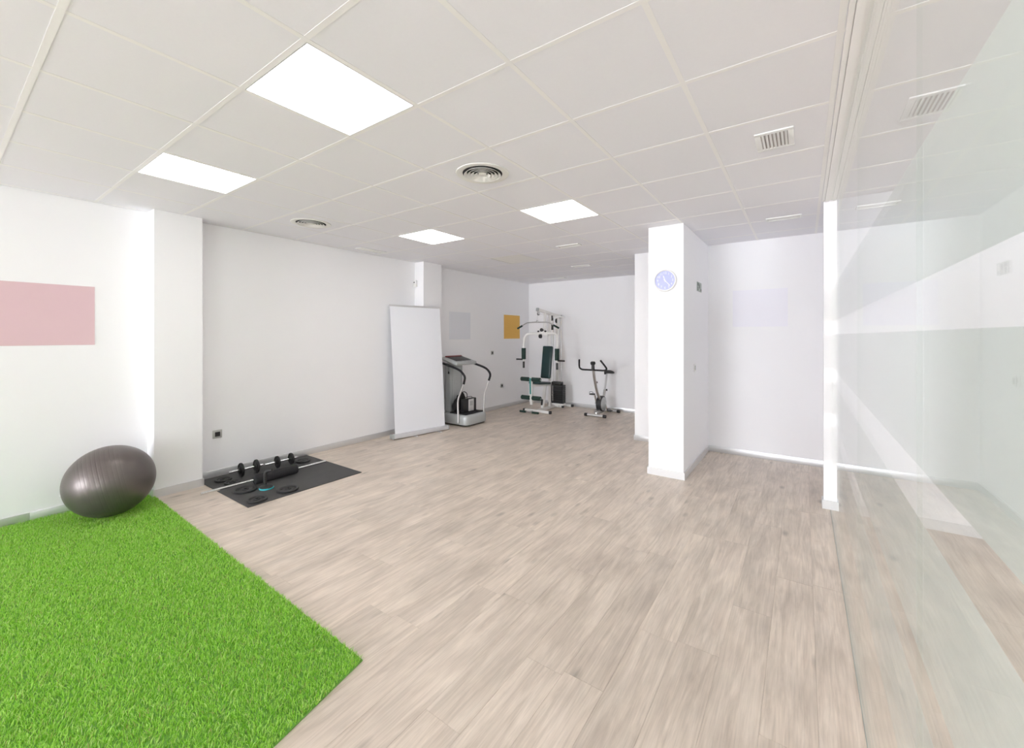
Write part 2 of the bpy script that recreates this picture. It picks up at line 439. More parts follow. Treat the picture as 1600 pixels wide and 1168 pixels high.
LL = {(0,0): 'large ceiling light panel nearest, above the turf edge', (-3,0): 'ceiling light panel closest to the left wall, above the exercise ball',
      (0,4): 'ceiling light panel between the round diffuser and the clock pillar', (-3,4): 'ceiling light panel above the roll-up banner',
      (-3,7): 'unlit ceiling light panel near the back wall'}
for (i, j), on in LIGHTS.items():
    x0, x1_, y0, y1_ = GX+i*T+.012, GX+(i+1)*T-.012, GY+j*T+.012, GY+(j+1)*T-.012
    t = thing('ceiling_light', 'square recessed '+LL[(i,j)], 'ceiling light', ((x0+x1_)/2, (y0+y1_)/2, H), 'square panel lights in the ceiling')
    q = .006
    MB().box(x0, x1_, y0, y0+q, H-.001, H+.03).box(x0, x1_, y1_-q, y1_, H-.001, H+.03).box(x0, x0+q, y0+q, y1_-q, H-.001, H+.03).box(x1_-q, x1_, y0+q, y1_-q, H-.001, H+.03).build('light_frame', M['alu'], t)
    MB().box(x0+q, x1_-q, y0+q, y1_-q, H+.002, H+.008).build('light_diffuser', M['lamp'] if on else M['lens'], t)

# round diffusers
def diffuser(x, y, label):
    t = thing('round_air_diffuser', label, 'air vent', (x, y, H), 'round air diffusers in the ceiling')
    MB().lathe([(.148, .0), (.152, -.004), (.178, -.008), (.196, -.005), (.199, .0)], (x, y, H), n=48).build('outer_ring', M['lens'], t)
    MB().lathe([(.15, .03), (.0005, .03)], (x, y, H-.029), n=40).build('back_plate', M['dark_gap'], t)
    for r in (.128, .102, .076, .05):
        MB().lathe([(r-.012, .0), (r-.010, -.002), (r+.008, -.016), (r+.010, -.015), (r-.008, .0)], (x, y, H+.001), n=40).build('cone_ring', M['lens'], t)
    MB().lathe([(.0005, -.012), (.022, -.012), (.030, -.006), (.030, -.001)], (x, y, H+.001), n=32).build('centre_disc', M['lens'], t)
diffuser(GX+.5*T, GY+2.5*T, 'round white air diffuser with concentric rings, in mid ceiling')
diffuser(GX-3.5*T, GY+2.5*T, 'round white air diffuser close to the left wall')

# square air grille
x0, x1_, y0, y1_ = -.245, -.045, 2.868, 3.15
t = thing('air_grille', 'small white louvred air grille in the ceiling beside the glass partition', 'air vent', ((x0+x1_)/2, (y0+y1_)/2, H))
q = .03
MB().box(x0, x1_, y0, y0+q, H-.008, H).box(x0, x1_, y1_-q, y1_, H-.008, H).box(x0, x0+q, y0+q, y1_-q, H-.008, H).box(x1_-q, x1_, y0+q, y1_-q, H-.008, H).build('grille_frame', M['white_plastic'], t, bevel=.001)
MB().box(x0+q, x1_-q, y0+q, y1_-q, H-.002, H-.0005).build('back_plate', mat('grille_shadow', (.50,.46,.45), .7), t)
for k in range(7):
    xx = x0+q+.006+k*(x1_-x0-2*q-.012)/6.5
    MB().bar((xx+.006, y0+q, H-.006), (xx+.006, y1_-q, H-.006), .013, .002, up=(.5,0,1)).build('louvre_slat', M['white_plastic'], t)

# slim recessed fixtures
def slot(x0, x1_, y0, y1_, label, cat='emergency light'):
    t = thing('emergency_light', label, cat, ((x0+x1_)/2, (y0+y1_)/2, H), 'slim recessed ceiling fixtures')
    q = .016
    MB().box(x0, x1_, y0, y0+q, H-.01, H).box(x0, x1_, y1_-q, y1_, H-.01, H).box(x0, x0+q, y0+q, y1_-q, H-.01, H).box(x1_-q, x1_, y0+q, y1_-q, H-.01, H).build('fixture_frame', M['white_plastic'], t, bevel=.001)
    MB().rbox(x0+q, x1_-q, y0+q, y1_-q, H-.006, H, .002).build('fixture_lens', M['lens'], t)
slot(-.32, -.013, 4.99, 5.12, 'slim white emergency light in the alcove ceiling beside the clock pillar')
slot(-2.76, -2.43, 4.90, 5.02, 'slim white emergency light in the ceiling between lit panel and back wall')
slot(-3.34, -3.0, 6.46, 6.58, 'slim white emergency light in the ceiling before the exercise bike')
slot(-4.6, -4.1, 7.62, 7.74, 'slim white emergency light above the multi-gym at the back wall')
slot(-5.12, -4.98, 3.42, 3.84, 'slim white fixture in the ceiling along the left wall before the banner')

# ------------------------------------------------------------------ glass partition with frosted bands
GXA, GXB = .200, .210
gp = struct(MB().box(.138, .157, FY+.01, 4.625, H-.010, H).box(.160, .188, FY+.01, 4.625, H-.014, H).box(.222, .250, FY+.01, 4.625, H-.014, H).box(.253, .272, FY+.01, 4.625, H-.010, H).box(.157, .253, FY+.01, 4.625, H-.003, H).build('glass_partition', M['tee'], origin=(.205, 2, 0)), 'tall frameless glass partition with frosted bands')
joints = [-8.98, -8.16, -6.988, -5.816, -4.644, -3.472, -2.30, -1.128, .044, 1.216, 2.388, 3.56, 4.622]
MB().box(.199, .211, FY+.02, 4.625, .0005, .004).build('base_seal', mat('green_grey_seal', (.38, .43, .40), .4), gp)
BANDS = [(.447, .752), (.862, 1.155), (1.27, 1.570), (1.680, 1.970)]
for k in range(len(joints)-1):
    ya, yb = joints[k]+.0015, joints[k+1]-.0015
    g = MB().box(GXA, GXB, ya, yb, .0055, H-.004).build('glass_pane', M['glass'], gp)
    for (za, zb) in BANDS:
        MB().box(GXB+.0004, GXB+.0008, ya, yb, za, zb).build('frosted_band', M['frost'], g)

# ------------------------------------------------------------------ artificial turf
def turf():
    # footprint: far edge nearly parallel to X, right edge just off parallel to Y
    def yfar(x): return 1.20+(-1.735-x)*.0206
    def xright(y): return -1.735+.20*(1.20-y)
    xl, yn = XL+ST+.004, -.35
    t = thing('artificial_turf', 'bright green artificial turf laid by the left wall under the exercise ball', 'turf', (-3.5, .5, 0))
    v = [(xl, yn), (xright(yn), yn), (xright(1.2), yfar(-1.735)), (-5.13, yfar(-5.13)), (-5.13, 1.246), (xl, 1.246)]
    z1 = .007; n = len(v)
    MB().raw([(x, y, 0.0004) for x, y in v]+[(x, y, z1) for x, y in v],
             [tuple(range(n))[::-1], tuple(range(n, 2*n))]+[(i, (i+1) % n, n+(i+1) % n, n+i) for i in range(n)]).build('backing', M['turf_back'], t)
    rng = np.random.default_rng(3)
    N_ = 190000
    x = rng.uniform(xl, -1.40, N_); y = rng.uniform(yn, 1.27, N_)
    ok = (y < 1.20+(-1.735-x)*.0206) & (x < -1.735+.20*(1.20-y)) & ~((x < -5.13) & (y > 1.246))
    # only where the lens or a step beside it can look
    ok &= y > -.12
    x, y = x[ok], y[ok]; n = len(x)
    ang = rng.uniform(0, 2*np.pi, n); h = rng.uniform(.014, .027, n); w = rng.uniform(.0011, .0019, n)
    h = np.minimum(h, .0145+((x+4.90)**2+(y-.92)**2)/.62-.006)      # pressed down under the ball
    lean = rng.uniform(.15, .95, n); la = 2.6+.45*np.sin(x*23+2*np.sin(y*17))+.45*np.sin(y*31+x*15)+rng.normal(0, 1.15, n)
    dx, dy = np.cos(la)*lean*h, np.sin(la)*lean*h
    cx_, sx_ = np.cos(ang)*w, np.sin(ang)*w
    V = np.zeros((n, 5, 3)); zb = .005
    V[:,0] = np.stack([x-cx_, y-sx_, np.full(n, zb)], 1); V[:,1] = np.stack([x+cx_, y+sx_, np.full(n, zb)], 1)
    V[:,2] = np.stack([x+cx_*.9+dx*.35, y+sx_*.9+dy*.35, zb+h*.6], 1); V[:,3] = np.stack([x-cx_*.9+dx*.35, y-sx_*.9+dy*.35, zb+h*.6], 1)
    V[:,4] = np.stack([x+dx, y+dy, zb+h*(1-.25*lean)], 1)
    V -= np.array([-3.5, .5, 0])
    base = (np.arange(n)*5)[:,None]
    loops = np.concatenate([base+np.array([[0,1,2,3]]), base+np.array([[3,2,4]])], 1).ravel()
    me = bpy.data.meshes.new('grass_pile')
    me.vertices.add(n*5); me.vertices.foreach_set('co', V.ravel())
    me.loops.add(len(loops)); me.loops.foreach_set('vertex_index', loops.astype(np.int32))
    ls = np.stack([np.arange(n)*7, np.arange(n)*7+4], 1).ravel()
    me.polygons.add(n*2); me.polygons.foreach_set('loop_start', ls.astype(np.int32))
    me.update(calc_edges=True); me.validate()
    me.polygons.foreach_set('use_smooth', [True]*len(me.polygons))
    me.materials.append(M['grass'])
    ob = bpy.data.objects.new('grass_pile', me); COL.objects.link(ob); ob.parent = t; ob['kind'] = 'stuff'
turf()

# ------------------------------------------------------------------ exercise ball
def ball():
    c = Vector((-4.90, .92, .311)); r = .295
    t = thing('exercise_ball', 'large shiny anthracite exercise ball resting on the turf by the wall', 'ball', (c.x, c.y, .02))
    ax = Vector((.22, .94, .20)).normalized()
    prof = []
    n = 240
    for i in range(n+1):
        th = -PI/2+PI*i/n; rr = r
        d = math.degrees(th)
        if -34 < d < 26:
            k = (d+34)/60*11; fr = abs(k-round(k))
            if fr < .09: rr = r-.0014*(1-fr/.09)
        prof.append((max(1e-4, rr*math.cos(th)), rr*math.sin(th)))
    MB().lathe(prof, c, ax, n=96).build('ball_shell', M['ball'], t, angle=60)
    MB().lathe([(.0005, .006), (.009, .006), (.011, .003), (.011, -.004)], c-ax*(r+.0), -ax, n=20).build('valve_plug', M['white_plastic'], t)
ball()

# ------------------------------------------------------------------ rubber mat with weights
mx0, mx1, my0, my1, MZ = -5.305, -4.125, 1.672, 2.842, .008
mt = MB().rbox(mx0, mx1, my0, my1, .0004, MZ, .002, 1, None)
tag(mt.build('exercise_mat', M['rubber'], origin=(-4.7, 2.25, 0)), 'square black rubber mat on the wooden floor under the weights', 'mat')

def plate(x, y, r, label, th=.019):
    t = thing('weight_plate', label, 'weight plate', (x, y, MZ), 'cast iron plates lying on the mat')
    z = MZ+.0005
    MB().lathe([(.015, .002), (.015, th), (.028, th), (.031, th-.008), (r-.024, th-.009), (r-.018, th-.001), (r-.004, th), (r, th-.004), (r, .004), (r-.004, 0), (.017, 0), (.015, .002)], (x, y, z), n=40).build('plate_disc', M['black_iron'], t)
    for k in range(2):
        a = .6+k*PI; d = (math.cos(a), math.sin(a)); rm = (r+.02)/2
        MB().tube([(x+d[0]*rm-d[1]*.018, y+d[1]*rm+d[0]*.018, z+th-.008), (x+d[0]*rm+d[1]*.018, y+d[1]*rm-d[0]*.018, z+th-.008)], .004, 8).build('raised_mark', M['black_iron'], t)
plate(-5.10, 1.83, .080, 'small black weight plate at the mat corner next to the pilaster')
plate(-4.590, 1.838, .103, 'black weight plate beside the bar, between bar and push-up handle')
plate(-4.225, 1.790, .086, 'black weight plate at the front corner of the mat')
plate(-4.250, 2.085, .098, 'black weight plate at the front mat edge, right of the push-up handle')
plate(-5.060, 2.665, .082, 'black weight plate at the rear mat corner behind the dumbbells')
plate(-4.925, 1.850, .075, 'black weight plate half hidden behind the long bar')

# long bar with foam pad
t = thing('barbell_bar', 'long chrome bar with a thick black foam pad lying across the mat', 'barbell', (-4.70, 2.1, MZ))
bz = MZ+.0475; bx = -4.70
MB().tube([(bx, 1.675, bz), (bx, 2.56, bz)], .0115, 16).build('bar_shaft', M['chrome'], t)
for a, b_ in ((1.50, 1.675), (2.56, 2.745)):
    MB().tube([(bx, a, bz), (bx, b_, bz)], .0135, 16).build('bar_sleeve', M['chrome'], t)
MB().lathe([(.012, 0), (.040, 0), (.046, .004), (.047, .01), (.047, .43), (.046, .436), (.040, .44), (.012, .44)], (bx, 1.965, bz), (0,1,0), n=28).build('foam_pad', M['black_foam'], t)

# dumbbells
def dumbbell(x, y0, y1, d0, d1, r, label):
    z = MZ+r
    t = thing('dumbbell', label, 'dumbbell', (x, (y0+y1)/2, MZ), 'short chrome dumbbells')
    MB().tube([(x, y0, z), (x, y1, z)], .0125, 14).build('handle', M['chrome'], t)
    for d in (d0, d1):
        s = 1 if d == d1 else -1
        MB().lathe([(.013, -.008), (.03, -.008), (.034, -.004), (r-.014, -.004), (r-.010, -.008), (r-.002, -.008), (r, -.006), (r, .006), (r-.002, .008), (r-.010, .008), (r-.014, .004), (.034, .004), (.03, .008), (.013, .008)], (x, d, z), (0,1,0), n=32).build('plate_disc', M['black_iron'], t)
        MB().lathe([(.0128, 0), (.024, 0), (.026, .004), (.026, .016), (.022, .02), (.0128, .02)], (x, d+(s*.009 if s > 0 else -.029), z), (0,1,0), n=20).build('spin_collar', M['black_plastic'], t)
dumbbell(-5.085, 1.875, 2.215, 1.995, 2.15, .074, 'chrome dumbbell with two slim black discs, closest to the pilaster')
dumbbell(-5.075, 2.235, 2.60, 2.37, 2.53, .068, 'chrome dumbbell with black discs, at the rear of the mat by the wall')

# push-up handle
x, y = -4.475, 1.985
t = thing('push_up_handle', 'upright black handle on a round base with a cyan ring, standing on the mat', 'handle', (x, y, MZ))
MB().lathe([(.0005, .012), (.060, .012), (.062, .018), (.056, .026), (.034, .036), (.022, .042), (.0005, .044)], (x, y, MZ), n=36).build('base', M['black_plastic'], t)
MB().lathe([(.0005, 0), (.062, 0), (.066, .003), (.066, .011), (.062, .0125), (.0005, .0125)], (x, y, MZ+.0003), n=36).build('rubber_ring', M['cyan'], t)
MB().tube([(x-.012, y-.008, MZ+.038), (x-.013, y-.009, MZ+.12), (x-.008, y-.003, MZ+.165), (x+.012, y+.018, MZ+.182), (x+.032, y+.036, MZ+.182)], [.016, .0155, .0155, .0155, .015], 14, 6).build('grip', M['black_plastic'], t)

# ------------------------------------------------------------------ roll-up banner
def banner():
    A, B = Vector((-5.055, 4.005, 0)), Vector((-4.875, 4.965, 0)); d = (B-A).normalized(); nrm = Vector((d.y, -d.x, 0))
    t = thing('roll_up_banner', 'blank white roll-up banner leaning in front of the pilaster', 'banner', ((A+B)/2))
    # cassette: rounded profile
    pr = [(-.055, .012), (-.055, .05), (-.045, .066), (-.02, .072), (.02, .072), (.045, .062), (.056, .04), (.056, .012)]
    v = []
    for p in (A, B):
        for a, z in pr: v.append(p+nrm*a+Vector((0,0,z)))
    n = len(pr)
    MB().raw(v, [tuple(range(n)), tuple(range(2*n-1, n-1, -1))]+[(i, n+i, n+(i+1) % n, (i+1) % n) for i in range(n)]).build('cassette', M['alu'], t)
    for p, s in ((A, -1), (B, 1)):
        MB().bar(p+d*s*.0+Vector((0,0,.042)), p+d*s*.012+Vector((0,0,.042)), .116, .066).build('end_cap', M['grey_plastic'], t)
    for k in (.36, .80):
        p = A+(B-A)*k
        MB().bar(p-nrm*.06+Vector((0,0,.006)), p+nrm*.13+Vector((0,0,.006)), .03, .011).build('foot', M['alu'], t)
    TL, TR = Vector((-5.205, 4.075, 2.015)), Vector((-5.035, 4.955, 2.015))
    BL, BR = A+d*.045+Vector((0,0,.068)), B-d*.035+Vector((0,0,.068))
    # film: slightly bowed thin sheet
    nu, nv = 10, 16; f = []; v = []
    for side in (0, 1):
        for j in range(nv+1):
            for i in range(nu+1):
                u, w = i/nu, j/nv
                p = BL.lerp(BR, u).lerp(TL.lerp(TR, u), w)
                p = p+nrm*(.012*math.sin(PI*w)-.006*math.sin(2*PI*u)*math.sin(PI*w)-side*.0012); v.append(p)
    q = (nu+1)*(nv+1)
    for j in range(nv):
        for i in range(nu):
            a = j*(nu+1)+i; f += [(a, a+1, a+nu+2, a+nu+1), (q+a+nu+1, q+a+nu+2, q+a+1, q+a)]
    for j in range(nv):
        for i in (0, nu):
            a = j*(nu+1)+i; f.append((a, a+nu+1, q+a+nu+1, q+a))
    MB().raw(v, f).build('banner_sheet', M['banner'], t)
    MB().bar(TL-d*.006+Vector((0,0,.008)), TR+d*.006+Vector((0,0,.008)), .022, .026).build('top_rail', M['alu'], t)
    mid = (A+B)/2
    MB().tube([mid-nrm*.03+Vector((0,0,.06)), (TL+TR)/2-nrm*.018], .009, 10).build('support_pole', M['alu'], t)
banner()

# ------------------------------------------------------------------ vibration plate machine
def vibration():
    t = thing('vibration_plate', 'silver vibration plate machine with black curved handrails behind the banner', 'exercise machine', (-4.95, 5.5, 0))
    x0, x1_, y0, y1_ = -5.29, -4.675, 5.235, 5.80
    bm = MB()
    # plinth: rounded plan, sides drawn in towards the top
    def plan(ins, z):
        pts = []; r = .09
        for cx_, cy_, a0 in ((x1_-r, y1_-r, 0), (x0+.03, y1_-.03, PI/2), (x0+.03, y0+.03, PI), (x1_-r, y0+r, 1.5*PI)):
            rr = r if cx_ == x1_-r else .03
            for k in range(7):
                a = a0+k*PI/12; pts.append((cx_+math.cos(a)*(rr-ins), cy_+math.sin(a)*(rr-ins), z))
        return pts
    L_ = [plan(0, .03), plan(-.004, .05), plan(-.002, .15), plan(.008, .178), plan(.03, .195)]
    n = len(L_[0]); v = [p for r_ in L_ for p in r_]; f = [tuple(range(n))[::-1], tuple(range((len(L_)-1)*n, len(L_)*n))]
    for k in range(len(L_)-1):
        for i in range(n): f.append((k*n+i, k*n+(i+1) % n, (k+1)*n+(i+1) % n, (k+1)*n+i))
    bm.raw(v, f).build('base', M['silver_plastic'], t)
    MB().raw(plan(.02, .012)+plan(.02, .032), [tuple(range(n))[::-1], tuple(range(n, 2*n))]+[(i, (i+1) % n, n+(i+1) % n, n+i) for i in range(n)]).build('base_trim', M['black_plastic'], t)
    for px, py in ((x0+.07, y0+.07), (x1_-.09, y0+.09), (x1_-.09, y1_-.09), (x0+.07, y1_-.07)):
        MB().lathe([(.0005, 0), (.022, 0), (.024, .003), (.024, .013)], (px, py, .0004), n=16).build('foot', M['black_plastic'], t)
    MB().rbox(-5.12, -4.735, y0+.05, y1_-.05, .19, .213, .01, 2).build('tread_mat', M['black_foam'], t)
    MB().rbox(-5.285, -5.14, 5.33, 5.66, .19, 1.07, .03, 3).build('column', M['grey_plastic'], t)
    MB().rbox(-5.141, -5.135, 5.40, 5.59, .3, .98, .002, 1).build('column_panel', M['silver_plastic'], t)
    mtx = Matrix.Translation((-5.06, 5.475, 1.11)) @ Matrix.Rotation(math.radians(14), 4, 'Y')
    MB().rbox(-.19, .19, -.27, .27, -.03, .03, .025, 3, mtx).build('console', M['silver_plastic'], t)
    MB().rbox(-.15, .10, -.2, .2, .026, .036, .008, 2, mtx).build('display', M['black_plastic'], t)
    MB().rbox(-.17, -.14, -.21, .21, .026, .05, .01, 2, mtx).build('console_trim', M['red_plastic'], t)
    for k in range(3):
        MB().rbox(.115, .15, -.15+k*.11, -.08+k*.11, .028, .034, .003, 1, mtx).build('key', M['grey_plastic'], t)
    for yh, pts in ((5.208, [(-5.20,1.075),(-5.18,1.064),(-4.997,1.022),(-4.818,.97),(-4.73,.909),(-4.69,.846),(-4.716,.737),(-4.774,.613),(-4.845,.454),(-4.845,.237),(-4.838,.06)]),
                    (5.725, [(-5.17,1.107),(-5.05,1.085),(-4.907,1.046),(-4.682,.986),(-4.585,.922),(-4.555,.856),(-4.587,.763),(-4.64,.62),(-4.69,.505),(-4.70,.23),(-4.70,.19)])):
        P3 = [(a, yh+(0 if yh < 5.5 else 0), z) for a, z in pts]
        h = MB().tube(P3[6:], .0145 if yh < 5.5 else .012, 12, 4).build('handrail', M['alu'], t)
        MB().tube(P3[:7], .019, 12, 6).build('grip', M['black_foam'], h)
    MB().tube([(-5.15, 5.30, 1.06), (-5.145, 5.29, .97), (-5.147, 5.292, .92)], .0025, 6, 4).build('safety_cord', M['black_plastic'], t)
    MB().lathe([(.0005, 0), (.014, .004), (.016, .02), (.006, .05), (.0005, .052)], (-5.147, 5.292, .88), n=12).build('safety_key', M['black_plastic'], t)
vibration()

# slumped black bag and small box on the platform
def bag():
    t = thing('black_bag', 'slumped black bag on the vibration plate against its column', 'bag', (-5.02, 5.39, .213))
    bm = bmesh.new(); bmesh.ops.create_icosphere(bm, subdivisions=4, radius=1)
    rng = random.Random(5)
    for v in bm.verts:
        x, y, z = v.co; zz = (z+1)/2
        k = (1-.62*zz**1.3)
        nx = x*.10*k; ny = y*.185*k+zz*.09
        wob = .006*math.sin(9*x+4*z)+.006*math.sin(11*y+7*z+1)
        v.co = Vector((-5.040+nx*.85+wob+zz*.03, 5.395+ny+wob, .2155+max(0, zz*.335+(.006*math.sin(14*y+5*x) if zz > .1 else 0))))
    MB().raw([v.co for v in bm.verts], [[v.index for v in f.verts] for f in bm.faces]).build('bag_body', M['black_foam'], t, angle=80); bm.free()
    MB().tube([(-4.985, 5.44, .535), (-4.96, 5.49, .56), (-4.93, 5.53, .52), (-4.945, 5.55, .44)], .007, 8, 5).build('strap', M['black_plastic'], t)
bag()
t = thing('small_case', 'small black case with a silver front panel on the vibration plate', 'case', (-4.88, 5.53, .213))
MB().rbox(-4.925, -4.845, 5.36, 5.69, .2135, .445, .012, 2).build('case_body', M['black_plastic'], t)
MB().rbox(-4.846, -4.838, 5.475, 5.615, .225, .435, .004, 1).build('front_panel', M['alu'], t)
MB().rbox(-4.839, -4.836, 5.50, 5.59, .32, .40, .001, 1).build('panel_label', M['silver_plastic'], t)
MB().tube([(-4.885, 5.44, .443), (-4.885, 5.45, .468), (-4.885, 5.60, .468), (-4.885, 5.61, .443)], .006, 8, 4).build('carry_handle', M['black_plastic'], t)

# ------------------------------------------------------------------ multi-gym
def gym():
    X = -4.43
    t = thing('multi_gym', 'white multi-gym with dark green pads and black weight stack in the back corner', 'exercise machine', (X, 7.5, 0))
    W = M['frame_white']; BP = M['black_plastic']
    def sq(name, p0, p1, w=.05, h=.05, m=W, par=t, up=(0,0,1)): return MB().bar(p0, p1, w, h, up).build(name, m, par, bevel=.004)
    sq('front_foot', (-4.735, 7.09, .03), (-4.125, 7.09, .03))
    for x in (-4.737, -4.123): sq('end_cap', (x-.022, 7.09, .03), (x+.022, 7.09, .03), .056, .056, BP)
    sq('base_rail', (X, 7.116, .03), (X, 8.045, .03))
    sq('middle_foot', (X+.026, 7.86, .03), (-4.27, 7.86, .03)); sq('end_cap', (-4.275, 7.86, .03), (-4.235, 7.86, .03), .056, .056, BP)
    sq('rear_foot', (-4.72, 8.07, .03), (-4.14, 8.07, .03))
    for x in (-4.722, -4.137): sq('end_cap', (x-.022, 8.07, .03), (x+.022, 8.07, .03), .056, .056, BP)
    # uprights and boom
    sq('front_upright', (X, 7.60, .055), (X, 7.60, 2.0), .05, .05, up=(0,1,0))
    sq('rear_upright', (X, 7.92, .055), (X, 7.92, 1.95), .045, .045, up=(0,1,0))
    sq('boom', (X, 7.12, 2.085), (X, 8.05, 1.975), .05, .06)
    sq('boom_cap', (X, 7.09, 2.089), (X, 7.125, 2.084), .056, .066, M['grey_plastic']); sq('boom_cap', (X, 8.045, 1.976), (X, 8.075, 1.972), .056, .066, BP)
    sq('pivot_post', (X, 7.40, 1.56), (X, 7.40, 2.03), .045, .045, up=(0,1,0))
    def pulley(y, z, r, par=t):
        MB().lathe([(.006, -.012), (r, -.012), (r, -.008), (r-.008, -.003), (r-.008, .003), (r, .008), (r, .012), (.006, .012)], (X, y, z), (1,0,0), n=24).build('pulley', BP, par)
    pulley(7.14, 2.0, .03); pulley(7.68, 1.93, .055); pulley(7.90, 1.88, .05)
    MB().bar((X, 7.14, 2.055), (X, 7.14, 1.985), .036, .05, up=(0,1,0)).build('pulley_bracket', M['steel'], t)
    MB().bar((X, 7.70, 1.80), (X, 7.70, 1.68), .05, .03, up=(0,1,0)).build('cable_clamp', BP, t)
    # knob in front of the pivot
    MB().lathe([(.0005, .028), (.028, .028), (.036, .02), (.036, 0), (.01, -.002), (.01, -.06)], (X-.01, 7.29, 1.675), (0,-1,0), n=24).build('adjust_knob', BP, t)
    for dx in (-.085, .085):
        MB().lathe([(.0005, .012), (.016, .012), (.018, 0), (.018, -.02)], (X+dx, 7.27, 1.645), (0,-1,0), n=16).build('pivot_bolt', BP, t)
    MB().lathe([(.006, -.02), (.042, -.02), (.042, .02), (.006, .02)], (X-.02, 7.25, 1.545), (1,0,0), n=24).build('cam_pulley', BP, t)
    MB().rbox(X-.13, X+.13, 7.28, 7.375, 1.555, 1.635, .01, 2).build('pivot_housing', W, t)
    MB().bar((X, 7.37, 1.59), (X, 7.6, 1.59), .05, .05).build('pivot_arm', W, t)
    # butterfly arms
    for s in (-1, 1):
        a = MB().tube([(X+s*.11, 7.30, 1.60), (X+s*.25, 7.28, 1.60), (X+s*.335, 7.25, 1.585), (X+s*.385, 7.23, 1.53), (X+s*.40, 7.215, 1.45), (X+s*.40, 7.20, 1.30), (X+s*.40, 7.20, .90)], [.024]*6+[.018], 14, 6).build('butterfly_arm', W, t)
        MB().lathe([(.02, 0), (.042, 0), (.046, .006), (.046, .229), (.042, .235), (.02, .235)], (X+s*.40, 7.20, 1.062), n=24).build('arm_pad', M['green_foam'], a)
        MB().tube([(X+s*.42, 7.20, 1.058), (X+s*.575, 7.185, 1.058)], .017, 12).build('grip', BP, a)
        MB().tube([(X+s*.40, 7.20, 1.015), (X+s*.40, 7.20, .88)], .022, 12).build('lower_grip', BP, a)
    # lat pull-down bar
    lb = MB().tube([(-4.80, 7.10, 1.762), (-4.70, 7.10, 1.812), (-4.62, 7.10, 1.826), (X, 7.10, 1.830), (-4.24, 7.10, 1.824), (-4.15, 7.10, 1.812), (-4.05, 7.10, 1.762)], .012, 12, 5).build('lat_bar', M['steel'], t)
    MB().tube([(-4.915, 7.10, 1.705), (-4.795, 7.10, 1.764)], .019, 12).build('grip', M['green_foam'], lb)
    MB().tube([(-4.055, 7.10, 1.764), (-3.935, 7.10, 1.705)], .019, 12).build('grip', M['green_foam'], lb)
    MB().rbox(X-.02, X+.02, 7.085, 7.115, 1.815, 1.875, .008, 2).build('bar_shackle', M['steel'], lb)
    for p in ([(X, 7.11, 1.87), (X, 7.115, 1.975)], [(X, 7.17, 2.0), (X, 7.66, 1.985)], [(X-.035, 7.565, 1.95), (X-.035, 7.565, .70)], [(X, 7.735, 1.93), (X, 7.735, .62)], [(X, 7.95, 1.88), (X, 7.96, .2)], [(X, 8.06, 1.95), (X, 8.06, .1)]):
        MB().tube(p, .0028, 6).build('cable', M['steel'], t)
    # back rest, seat
    tilt = math.atan2(.10, .67)
    mtx = Matrix.Translation((X, 7.475, 1.0)) @ Matrix.Rotation(-tilt, 4, 'X')
    MB().rbox(-.115, .115, -.03, .03, -.34, .34, .022, 3, mtx).build('backrest', M['green_vinyl'], t)
    MB().rbox(-.105, .105, .031, .043, -.32, .32, .004, 1, mtx).build('backrest_board', BP, t)
    MB().bar((X, 7.50, 1.14), (X, 7.6, 1.14), .04, .04).build('backrest_bracket', W, t)
    MB().bar((X, 7.45, .80), (X, 7.6, .80), .04, .04).build('backrest_bracket', W, t)
    mtx = Matrix.Translation((X, 7.20, .592)) @ Matrix.Rotation(math.radians(-5), 4, 'X')
    MB().rbox(-.14, .14, -.22, .22, -.025, .025, .02, 3, mtx).build('seat_pad', M['green_vinyl'], t)
    sq('seat_beam', (X, 6.90, .56), (X, 7.6, .52), .05, .05)
    sq('seat_post', (X, 7.30, .06), (X, 7.42, .51), .05, .06, up=(0,1,0))
    MB().bar((X+.0, 7.285, .12), (X+.0, 7.31, .24), .022, .07, up=(0,1,0)).build('post_slot', BP, t)
    # leg lever
    lv = sq('leg_lever', (X, 6.86, .74), (X, 6.885, .19), .05, .05, up=(0,1,0))
    MB().bar((X-.003, 6.834, .72), (X-.003, 6.85, .40), .03, .004, up=(0,1,0)).build('teal_strip', M['teal'], lv)
    MB().bar((X, 6.857, .33), (X, 6.862, .22), .02, .006, up=(0,1,0)).build('lever_slot', BP, lv)
    for z, y in ((.692, 6.85), (.325, 6.865)):
        MB().tube([(X-.23, y, z), (X+.23, y, z)], .011, 10).build('roller_axle', M['steel'], lv)
        for s in (-1, 1):
            x0 = X+s*.03 if s > 0 else X-.225
            MB().lathe([(.012, 0), (.036, 0), (.042, .008), (.042, .187), (.036, .195), (.012, .195)], (x0, y, z), (1,0,0), n=22).build('foam_roller', M['green_foam'], lv)
    # low row bar resting on the front foot
    rb = MB().tube([(-4.70, 6.935, .0215), (-4.31, 6.945, .0215)], .011, 10).build('row_bar', M['steel'], t)
    for a, b_ in ((-4.745, -4.60), (-4.45, -4.305)):
        MB().tube([(a, 6.935, .0215), (b_, 6.944, .0215)], .02, 12).build('grip', M['green_foam'], rb)
    MB().bar((X-.09, 6.945, .0215), (X-.09, 7.06, .03), .03, .012).build('row_bar_hook', M['steel'], rb)
    for k in range(6):
        z = .0215+.012+k*.025
        MB().lathe([(.006, -.002), (.0085, 0), (.006, .002), (.004, 0), (.006, -.002)], (X-.085+.013*k, 6.93-.006*k, z), (1,0,0) if k % 2 else (0,1,0), n=10).build('chain_link', M['steel'], rb)
    # weight stack: individual plates on two guide rods
    sx0, sx1, sy0, sy1 = -4.495, -4.155, 7.66, 7.80
    cxs = (sx0+sx1)/2
    MB().bar((sx0, 7.73, .10), (sx1, 7.73, .10), .10, .04).build('stack_base', W, t)
